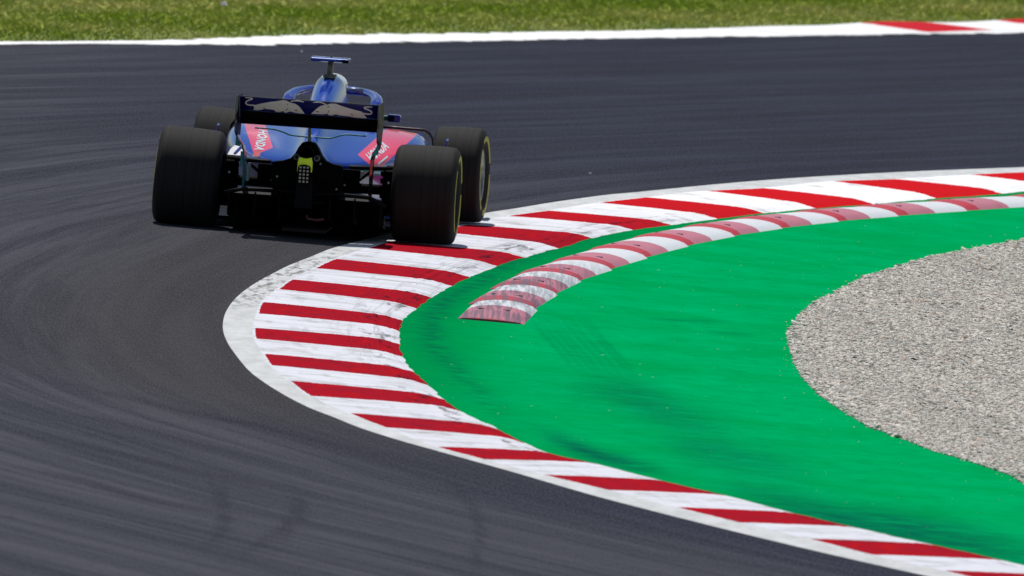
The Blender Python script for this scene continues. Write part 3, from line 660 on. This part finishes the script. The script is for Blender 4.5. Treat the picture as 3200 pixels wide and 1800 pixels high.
# halo
hpth = [(.295, 2.02, .79), (.303, 2.12, .825), (.298, 2.3, .850), (.262, 2.52, .868), (.19, 2.74, .878), (.095, 2.88, .882), (0, 2.92, .884)]
hfull = hpth + [(-x, y, z) for x, y, z in reversed(hpth[:-1])]
hs = [tuple(p) for p in catmull(hfull, 6)]
halo = cpart('halo', join(tube(hs, .042, 12, .72), tube([(0, 2.90, .90), (0, 3.02, .80), (0, 3.12, .64)], .018, 8)), BLUE, True)
for s in (-1, 1):
    cpart('halo_foot', tube([(s * .298, 2.06, .81), (s * .297, 1.98, .77), (s * .295, 1.9, .68)], [.036, .038, .03], 10), BLUE, True, parent=halo)
cpart('halo_fairing', tube([(s_ * .02 + .13, 2.46, .905) for s_ in (-3.1, -3, 3, 3.1)], [.014, .021, .021, .014], 12, .85), simple('grey blue fairing', (.16, .21, .30), .35, .2, .4, .05), True, parent=halo)
# mirrors
for s in (-1, 1):
    mr = cpart('mirror', prism([(s * .365, .705), (s * .375, .695), (s * .455, .697), (s * .462, .708), (s * .460, .738), (s * .448, .747), (s * .375, .748), (s * .365, .742)] if s > 0 else
        [(s * .365, .742), (s * .375, .748), (s * .448, .747), (s * .460, .738), (s * .462, .708), (s * .455, .697), (s * .375, .695), (s * .365, .705)], 'y', 2.55, 2.63), BLUE, bev=.008)
    cpart('mirror_glass', prism([(s * .375, .703), (s * .415, .703), (s * .415, .740), (s * .375, .740)], 'y', 2.545, 2.552), MATT, parent=mr)
    cpart('mirror_stem', tube([(s * .375, 2.6, .722), (s * .32, 2.58, .718), (s * .26, 2.56, .68)], .012, 8, 1.6), simple('green stem', (.02, .12, .05), .5), parent=mr)
# sidepod arches and turning vanes
arch = [(.30, .672), (.43, .672), (.51, .670), (.58, .670), (.625, .668), (.66, .648), (.685, .612), (.69, .57), (.692, .40), (.69, .12)]
for s in (-1, 1):
    cpart('sidepod_arch', tube([(s * (x + .018), 2.36, z - .004) for x, z in arch], .0095, 8, 1.0, (0, 1, 0)), simple('dark red carbon', (.035, .006, .010), .4, 0, .4) if s > 0 else CARBON, True)
    tv = cpart('turning_vane', prism([(2.35, .10), (2.62, .10), (2.58, .50), (2.47, .612), (2.38, .60)], 'x', s * .80 - .007, s * .80 + .007), BLUE, bev=.004)
    cpart('vane_face', prism([(2.36, .12), (2.40, .12), (2.41, .585), (2.386, .585)], 'x', s * .80 - .0105 * 1, s * .80 + .002), REDM, parent=tv)
# louvres and small fins on the tail
cpart('cooling_slot', tube([(.168, .12, .560), (.215, .06, .528)], [.008, .010], 8, .6), MATT)
cpart('cooling_slot', tube([(-.168, .12, .556), (-.205, .06, .530)], [.008, .010], 8, .6), MATT)
for nm, pts, m in (('bodywork_fin', [(-.385, .548), (-.352, .528), (-.340, .508), (-.350, .502), (-.415, .500), (-.405, .520)], REDM),
                   ('bodywork_fin', [(.345, .468), (.41, .470), (.425, .487), (.40, .500), (.375, .485)], REDM),
                   ('winglet', [(-.545, .562), (-.495, .566), (-.478, .500), (-.585, .498), (-.572, .535)], WHITEV)):
    pv, pf = prism(pts, 'y', .12, .15); zl = min(p[1] for p in pts); pv = [(x, y + (z - zl) * 3.0, z) for x, y, z in pv]
    o = cpart(nm, (pv, pf), m, bev=.003)
cpart('winglet_stripe', ([(-.545, .145, .510), (-.527, .145, .510), (-.495, .268, .551), (-.512, .268, .551), (-.545, .138, .512), (-.527, .138, .512), (-.495, .261, .553), (-.512, .261, .553)], [(4, 5, 6, 7), (0, 3, 2, 1), (0, 1, 5, 4), (1, 2, 6, 5), (2, 3, 7, 6), (3, 0, 4, 7)]), BLUE, parent=o)

# --- tail: exhaust, gearbox, crash structure, lamp
V1, F1 = [], []
ang = [math.pi * i / 16 for i in range(17)]
outer = [(.115, .44), (.100, .50)] + [(math.cos(a) * .088, .572 + math.sin(a) * .062) for a in ang[1:-1]] + [(-.100, .50), (-.115, .44), (-.06, .33), (.06, .33)]
bell = [(0, .652), (.045, .640), (.070, .605), (.090, .560), (.120, .528), (.170, .508), (.240, .497), (.240, .30), (.10, .26)]
outer = bell + [(-x, z) for x, z in reversed(bell[1:])]
cpart('gearbox_cover', prism(outer, 'y', -.47, -.345), MATT, bev=.008)
VF = []; 
for (cx, cz, r1, ln) in ((-.003, .572, .047, -.60),):
    V, F = lathe_x([(0, r1), (.0, r1 - .004), (.14, r1 - .004), (.14, .0)], 32); VF.append(([(z + cx, x + ln, y + cz) for x, y, z in V], F))
    V, F = lathe_x([(0, r1), (.2, r1)], 32); VF.append(([(z + cx, x + ln, y + cz) for x, y, z in V], F))
cpart('exhaust_pipe', join(*VF), MATT, True)
for cx in (-.072, .066):
    VF = []
    V, F = lathe_x([(.12, .020), (0, .020), (0, .015), (.08, .015), (.08, 0)], 20); cpart('wastegate_pipe', ([(z + cx, x - .55, y + .543) for x, y, z in V], F), GREYM, True)
cpart('gearbox', join(prism([(-.11, .50), (.11, .50), (.15, .40), (.13, .22), (-.13, .22), (-.15, .40)], 'y', -.42, .3), prism([(-.05, .42), (.05, .42), (.06, .20), (-.06, .20)], 'y', -.72, -.42)), CARBON, bev=.01)
lamp = cpart('rear_light', prism([(-.048, .455), (-.049, .515), (-.040, .556), (-.028, .551), (0, .546), (.028, .551), (.042, .556), (.051, .515), (.050, .455)], 'y', -.80, -.72), NEON, bev=.004)
cpart('light_panel', prism([(-.045, .368), (-.043, .49), (-.030, .503), (0, .508), (.032, .502), (.045, .488), (.047, .368)], 'y', -.815, -.795), MATT, parent=lamp, bev=.003)
cpart('lamp_cells', join(*[box((-.025 + .025 * i, -.817, .392 + .024 * j), (.014, .008, .013)) for i in range(3) for j in range(5)]), LED, parent=lamp)

# --- floor and diffuser
cpart('floor', prism([(-.70, .25), (.70, .25), (.72, 2.3), (.40, 2.6), (-.40, 2.6), (-.72, 2.3)], 'z', .050, .075), CARBON)
VF = [prism([(.25, .052), (.30, .075), (-.44, .285), (-.48, .27), (.2, .05)], 'x', -.52, .52)]
for x in (-.52, -.34, -.17, .17, .34, .52): VF.append(prism([(.25, .05), (-.48, .12), (-.50, .285), (.25, .075)], 'x', x - .006, x + .006))
diff = cpart('diffuser', join(*VF), CARBON, bev=.002)
cpart('diffuser_flap', tube([(-.55, -.50, .268), (-.44, -.50, .298), (-.2, -.50, .306), (0, -.50, .296), (.2, -.50, .306), (.44, -.50, .298), (.56, -.50, .241)], .010, 8, 1.4), CARBON, True, parent=diff)
cpart('skid_plank', box((0, 1.0, .04), (.30, 2.8, .02)), simple('plank', (.02, .012, .010), .8))
cpart('flank_panel', prism([(.300, .46), (.365, .462), (.36, .415), (.33, .395), (.305, .42)], 'y', -.17, -.16), simple('worn white panel', (.45, .47, .50), .4), bev=.002)
cpart('flank_strip', prism([(-.425, .465), (-.400, .465), (-.410, .34), (-.440, .335)], 'y', -.14, -.13), simple('grey strip', (.30, .31, .34), .4), bev=.002)
for bx_, bz_ in ((.09, .505), (.21, .34), (-.20, .40)): cpart('cover_bolt', tube([(bx_, -.478, bz_), (bx_, -.470, bz_)], .007, 8), GREYM)  # small bolts put in as light glints on the black cover
cpart('tow_hook', tube([(.03, -.66, .155), (.04, -.69, .135), (.10, -.70, .13), (.15, -.69, .14)], .009, 8), simple('dull red', (.10, .02, .02), .6))

# --- rear wing
def plate(path, thick, x0, x1, nx=12):
    """cambered plate: path of (y,z) from leading to trailing edge"""
    P = catmull(path, 6); n = len(P); tg = np.gradient(P, axis=0); nn = np.stack([-tg[:, 1], tg[:, 0]], 1); nn /= np.linalg.norm(nn, axis=1)[:, None]
    th = thick * np.sin(np.linspace(.25, math.pi - .12, n)) ** .6
    loop = np.vstack([P + nn * th[:, None] / 2, (P - nn * th[:, None] / 2)[::-1]]); m = len(loop); V = []; F = []
    for i in range(nx + 1):
        x = x0 + (x1 - x0) * i / nx; V += [(x, p[0], p[1]) for p in loop]
    for i in range(nx):
        for j in range(m): F.append((i * m + j, i * m + (j + 1) % m, (i + 1) * m + (j + 1) % m, (i + 1) * m + j))
    F.append(tuple(range(m))[::-1]); F.append(tuple(nx * m + j for j in range(m))); return V, F
flap = cpart('wing_flap', plate([(-.66, .842), (-.695, .868), (-.735, .905), (-.765, .940)], .012, -.470, .474), NAVY, True)
cpart('flap_lip', tube([(-.468, -.763, .941), (.472, -.763, .941)], .0035, 6), OLIVE, parent=flap)
mp = cpart('wing_main_plane', plate([(-.34, .775), (-.42, .752), (-.52, .760), (-.60, .795), (-.655, .842)], .020, -.470, .474), MATT, True)
cpart('trailing_edge', tube([(-.468, -.664, .844), (.472, -.664, .844)], .004, 6), simple('scuffed navy edge', (.05, .09, .25), .3, .3, .5, .8, 14), parent=mp)
cpart('flap_actuator', prism([(-.45, .885), (-.62, .89), (-.66, .86), (-.46, .80)], 'x', -.022, .022), NAVY, parent=mp, bev=.006)
cpart('wing_pylon', prism([(-.50, .76), (-.44, .76), (-.30, .60), (-.42, .58)], 'x', -.009, .009), OLIVE)
for s in (-1, 1):
    ep = cpart('wing_endplate', prism([(-.30, .90), (-.36, .945), (-.80, .948), (-.84, .93), (-.84, .76), (-.78, .69), (-.62, .66), (-.36, .66), (-.30, .74)], 'x', s * .483 - .007, s * .483 + .007), CARBON, bev=.002)
    cpart('endplate_edge', tube([(s * .483, -.838, .945), (s * .484, -.843, .85), (s * .484, -.843, .77), (s * .486, -.80, .70)], [.008, .009, .008, .006], 8), OLIVE, parent=ep)
    low = []
    path = [(.486, -.66, .70), (.478, -.60, .65), (.448, -.55, .605), (.436, -.50, .56), (.433, -.45, .45), (.430, -.40, .29)]
    Vv = []; Ff = []
    for i, (x, y, z) in enumerate(path):
        Vv += [(s * x - .006, y - .03, z), (s * x + .006, y - .03, z), (s * x + .006, y + .26, z - .02), (s * x - .006, y + .26, z - .02)]
    for i in range(len(path) - 1):
        for j in range(4): Ff.append((i * 4 + j, i * 4 + (j + 1) % 4, (i + 1) * 4 + (j + 1) % 4, (i + 1) * 4 + j))
    cpart('endplate_leg', (Vv, Ff), TEAL if s < 0 else CARBON, parent=ep)
    cpart('endplate_strake', prism([(s * .485, .69), (s * .488, .60), (s * .455, .595), (s * .437, .572), (s * .46, .625)], 'y', -.66, -.64), TEAL, parent=ep)
    cpart('endplate_panel', prism([(s * .434, .56), (s * .452, .56), (s * .448, .46), (s * .436, .445)], 'y', -.60, -.58), REDM if s > 0 else TEAL, parent=ep)
tw = [(-.391, .706), (-.278, .706), (-.198, .69), (-.144, .673), (-.038, .669), (-.007, .671), (.12, .67), (.197, .694), (.249, .703), (.371, .700)]
cpart('t_wing', join(tube([(x, -.15, z) for x, z in [tuple(p) for p in catmull(tw, 4)]], .0055, 8, 1.0, (0, 1, 0)), tube([(0, -.15, .672), (0, -.10, .64)], .010, 8)), TEAL, True)

# --- suspension between wheels and gearbox
for s in (-1, 1):
    VF = [tube([(s * .10, -.06, .482), (s * .30, -.10, .480), (s * .60, -.06, .485)], .021, 8, .7), tube([(s * .10, .35, .46), (s * .60, .0, .485)], .011, 8, .6)]
    cpart('upper_wishbone', join(*VF), CARBON, True)
    VF = [tube([(s * .12, -.20, .300), (s * .62, -.02, .22)], .014, 8, .6), tube([(s * .12, .35, .25), (s * .62, .02, .22)], .014, 8, .6)]
    cpart('lower_wishbone', join(*VF), CARBON, True)
    cpart('driveshaft', tube([(s * .12, 0, .335), (s * .62, 0, .335)], .035, 12), MATT, True)
    cpart('pushrod', tube([(s * .43, -.08, .47), (s * .22, .0, .30)], .012, 8), CARBON, True)
    V, F = lathe_x([(s * .50, .0), (s * .50, .15), (s * .52, .175), (s * .62, .175)], 32)
    bd = cpart('brake_duct', ([(x, y, z + .33) for x, y, z in V], F), MATT, True)
    cpart('duct_winglet', join(*[box((s * .53, -.12, .25 + .05 * i), (.09, .10, .006), Matrix.Rotation(R(-20), 3, 'X')) for i in range(5)]), CARBON, parent=bd)
    cpart('duct_bolt', tube([(s * .545, -.19, .395), (s * .545, -.175, .395)], .009, 8), GREYM, parent=bd)
    cpart('heat_shield', box((s * .24, -.20, .39), (.22, .03, .16)), MATT, bev=.01)
    cpart('shield_bolt', tube([(s * .25, -.222, .36), (s * .25, -.214, .36)], .008, 8), GREYM)
    # front end
    VF = [tube([(s * .2, 3.45, .52), (s * .66, 3.6, .50)], .012, 8, .5), tube([(s * .2, 3.8, .50), (s * .66, 3.6, .50)], .012, 8, .5), tube([(s * .2, 3.45, .28), (s * .66, 3.6, .18)], .012, 8, .5)]
    cpart('front_wishbone', join(*VF), CARBON, True)
fw_ = cpart('front_wing', join(plate([(4.3, .26), (4.4, .18), (4.55, .12), (4.75, .10)], .015, -.98, -.12), plate([(4.3, .26), (4.4, .18), (4.55, .12), (4.75, .10)], .015, .12, .98)), CARBON, True)
for s in (-1, 1): cpart('front_endplate', prism([(4.2, .08), (4.8, .08), (4.8, .2), (4.6, .30), (4.25, .30)], 'x', s * .985 - .006, s * .985 + .006), BLUE, parent=fw_)

# --- wheels
k = NT('tyre rubber'); c = k.coord(); sp = k.n('ShaderNodeSeparateXYZ'); k.l(c, sp.inputs[0])
band = k.n('ShaderNodeTexNoise'); band.noise_dimensions = '1D'; k.l(sp.outputs[0], band.inputs['W']); band.inputs['Scale'].default_value = 55; band.inputs['Detail'].default_value = 3
gn = k.noise(c, 90, 3, .6)
col = k.mix(k.ramp(band.outputs['Fac'], .3, .7), (.013, .012, .011), (.023, .021, .020)); col = k.mix(k.ramp(gn, .45, .75, 0, .35), col, (.032, .029, .027))
k.set(color=col, rough=.8, spec=.2); k.bump(gn, .2, .002); RUBBER = k.m
def wheel(name, loc, yaw, camber, hw, side, rad=.335):
    """side +1 right; hw half width"""
    b = hw
    prof_ = [(-b * .62, .180), (-b * .80, .195), (-b * .97, .235), (-b, .265), (-b * .97, .295), (-b * .90, .318), (-b * .80, .3295), (-b * .5, rad - .001), (0, rad), (b * .5, rad - .001), (b * .80, .3295), (b * .90, .318), (b * .97, .295), (b, .265), (b * .97, .235), (b * .80, .195), (b * .62, .180)]
    V, F = lathe_x([tuple(p) for p in catmull(prof_, 3)], 96)
    # a little flattened where it meets the ground
    V = [(x * (1 + .04 * max(0, -z / rad - .85) / .15), y, max(z, -rad + .006)) for x, y, z in V]
    hubp = [(0, .0), (b * .52, .0), (b * .52, .03), (b * .60, .05), (b * .56, .06), (b * .30, .12), (b * .34, .155), (b * .60, .168)]
    Vh, Fh = lathe_x([(side * x, r) for x, r in hubp], 48)
    wo = mesh(name, Vh, Fh, CARBON, car, True); wo.location = loc; wo.rotation_euler = (0, camber, yaw)
    ty = mesh('tyre', V, F, RUBBER, wo, True)
    ring = [(side * b * .990, .243), (side * b * 1.012, .252), (side * b * 1.014, .262), (side * b * 1.010, .272), (side * b * 1.000, .279)]
    Vr, Fr = lathe_x(ring, 96)
    # paint ring broken into arcs as on the real sidewall
    nseg = 96; m = len(ring) - 1; keep = [f for i, f in enumerate(Fr) if (i // m) % 32 not in (0, 1, 2, 3, 4)]
    mesh('sidewall_marking', Vr, keep, YELM, wo, True)
    Vr, Fr = lathe_x([(side * b * .30, .165), (side * b * .80, .172), (side * b * .86, .188), (side * b * .82, .198), (side * b * .62, .190)], 64)
    mesh('rim', Vr, Fr, GREYM, wo, True)
    VF = join(*[tube([(side * b * .50, .03 * math.cos(a), .03 * math.sin(a)), (side * b * .62, .168 * math.cos(a), .168 * math.sin(a))], .011, 6) for a in [2 * math.pi * i / 10 for i in range(10)]])
    mesh('spokes', VF[0], VF[1], GREYM, wo, True)
    return wo
wheel('rear_wheel', (-.833, 0, .320), 0, R(1.4), .222, -1)
wheel('rear_wheel', (.790, 0, .342), R(-1.5), R(-1.4), .220, 1)
wheel('front_wheel', (-.855, 3.58, .320), R(-4.5), R(2.5), .180, -1)
wheel('front_wheel', (.838, 3.58, .336), R(-4.5), R(-2.5), .180, 1)

# --- decals laid onto the curved panels
def decal(name, polys, target, mat, dirv, offset=.0025, parent=None, cuts=3):
    dg = bpy.context.evaluated_depsgraph_get(); ev = target.evaluated_get(dg); me = ev.to_mesh()
    bv = BVHTree.FromPolygons([v.co.copy() for v in me.vertices], [tuple(p.vertices) for p in me.polygons]); ev.to_mesh_clear()
    bm = bmesh.new(); d = Vector(dirv).normalized()
    for V, F in polys:
        vs = [bm.verts.new((v[0], 0, v[1])) for v in V]
        for f in F:
            try: bm.faces.new([vs[i] for i in f])
            except ValueError: pass
    bmesh.ops.triangulate(bm, faces=bm.faces[:])
    for _ in range(cuts):
        es = [e for e in bm.edges if e.calc_length() > .008]
        if es: bmesh.ops.subdivide_edges(bm, edges=es, cuts=1); bmesh.ops.triangulate(bm, faces=[f for f in bm.faces if len(f.verts) > 3])
    bad = []
    for v in bm.verts:
        # v given in the plane y = 1 for the body (dirv sheared) or y = -.72 for the wing
        src = Vector((v.co.x, PLANE_Y, v.co.z)) - d * 4.0; hit, nrm_, i, dist = bv.ray_cast(src, d)
        if hit is None: bad.append(v); continue
        if nrm_.dot(d) > 0: nrm_ = -nrm_
        v.co = hit + nrm_ * offset
    bmesh.ops.delete(bm, geom=bad, context='VERTS')
    me = bpy.data.meshes.new(name); bm.to_mesh(me); bm.free(); me.materials.append(mat); return link(bpy.data.objects.new(name, me), parent or target)
def text_poly(txt, center, length, height, ang, bold=.02):
    cu = bpy.data.curves.new('t', 'FONT'); cu.body = txt; cu.align_x = 'CENTER'; cu.align_y = 'CENTER'; cu.offset = bold; cu.resolution_u = 3; cu.space_character = 1.08
    o = bpy.data.objects.new('t', cu); COL.objects.link(o); dg = bpy.context.evaluated_depsgraph_get(); me = bpy.data.meshes.new_from_object(o.evaluated_get(dg))
    P = np.array([v.co[:2] for v in me.vertices]); F = [tuple(p.vertices) for p in me.polygons]
    bpy.data.objects.remove(o); bpy.data.curves.remove(cu); bpy.data.meshes.remove(me)
    mn, mx = P.min(0), P.max(0); P = (P - (mn + mx) / 2) / (mx - mn) * np.array([length, height])
    c_, s_ = math.cos(ang), math.sin(ang); Q = np.stack([P[:, 0] * c_ - P[:, 1] * s_ + center[0], P[:, 0] * s_ + P[:, 1] * c_ + center[1]], 1)
    return Q, F
def poly(pts): return pts, [tuple(range(len(pts)))]
def ribbon(pts, w):
    P = catmull(pts, 5); tg = np.gradient(P, axis=0); nn = np.stack([-tg[:, 1], tg[:, 0]], 1); nn /= np.linalg.norm(nn, axis=1)[:, None]; n = len(P)
    tw_ = w * np.interp(np.linspace(0, 1, n), [0, .15, 1], [.5, 1, 1.1])
    V = np.vstack([P + nn * tw_[:, None] / 2, P - nn * tw_[:, None] / 2]); return V, [(i, i + 1, n + i + 1, n + i) for i in range(n - 1)]
bpy.context.view_layer.update()
PLANE_Y = 1.0; BD = (PX, 1, PZ)
decal('lettering', [text_poly('HONDA', (.392, .553), .158, .072, R(43), .045), ([(.395, .470), (.46, .527), (.468, .517), (.403, .460)], [(0, 1, 2, 3)])], body, WHITEV, BD)
decal('lettering', [text_poly('HONDA', (-.408, .572), .142, .068, R(-98), .045)], body, WHITEV, BD)
PLANE_Y = -.72
BULL_L = [(-0.381, 0.883), (-0.333, 0.897), (-0.266, 0.914), (-0.212, 0.924), (-0.179, 0.933), (-0.155, 0.93), (-0.131, 0.919), (-0.097, 0.913), (-0.071, 0.9), (-0.052, 0.88), (-0.027, 0.85), (-0.055, 0.849), (-0.089, 0.852), (-0.127, 0.86), (-0.152, 0.849), (-0.165, 0.849), (-0.17, 0.859), (-0.195, 0.851), (-0.22, 0.849), (-0.238, 0.862), (-0.297, 0.865), (-0.312, 0.871), (-0.318, 0.858), (-0.351, 0.851), (-0.377, 0.854), (-0.371, 0.867)]
BULL_R = [(0.017, 0.853), (0.037, 0.869), (0.053, 0.891), (0.077, 0.91), (0.123, 0.922), (0.147, 0.931), (0.181, 0.932), (0.216, 0.92), (0.268, 0.908), (0.323, 0.897), (0.358, 0.891), (0.371, 0.879), (0.372, 0.862), (0.399, 0.849), (0.369, 0.848), (0.314, 0.848), (0.301, 0.853), (0.296, 0.866), (0.271, 0.853), (0.207, 0.855), (0.182, 0.86), (0.161, 0.851), (0.14, 0.851), (0.127, 0.861), (0.093, 0.854), (0.059, 0.854)]
TAIL_L = [(-0.439, 0.932), (-0.399, 0.931), (-0.389, 0.925), (-0.415, 0.914), (-0.431, 0.901), (-0.425, 0.888), (-0.396, 0.883), (-0.375, 0.886)]
TAIL_R = [(0.429, 0.926), (0.385, 0.923), (0.377, 0.914), (0.416, 0.901), (0.429, 0.888), (0.413, 0.877), (0.368, 0.879)]
HORN_L = [(-0.129, 0.924), (-0.111, 0.931), (-0.073, 0.934), (-0.039, 0.929)]
HORN_R = [(0.025, 0.930), (0.054, 0.934), (0.083, 0.933), (0.116, 0.920)]
decal('emblem', [poly(BULL_L), poly(BULL_R), ribbon(TAIL_L, .008), ribbon(TAIL_R, .008), ribbon(HORN_L, .007), ribbon(HORN_R, .007)], flap, BULLM, BD, .002)
marks = [ribbon(p, .004) for p in ([(-.158, .862), (-.150, .872), (-.146, .880)], [(-.152, .905), (-.143, .909)], [(-.10, .868), (-.088, .872), (-.076, .866)], [(.046, .868), (.058, .872), (.070, .869)], [(.122, .905), (.140, .911)], [(.128, .866), (.134, .876), (.133, .884)], [(.29, .874), (.30, .862)], [(-.31, .876), (-.30, .866)])]
for mk in marks: decal('emblem_line', [mk], flap, MATT, BD, .0035, cuts=1)
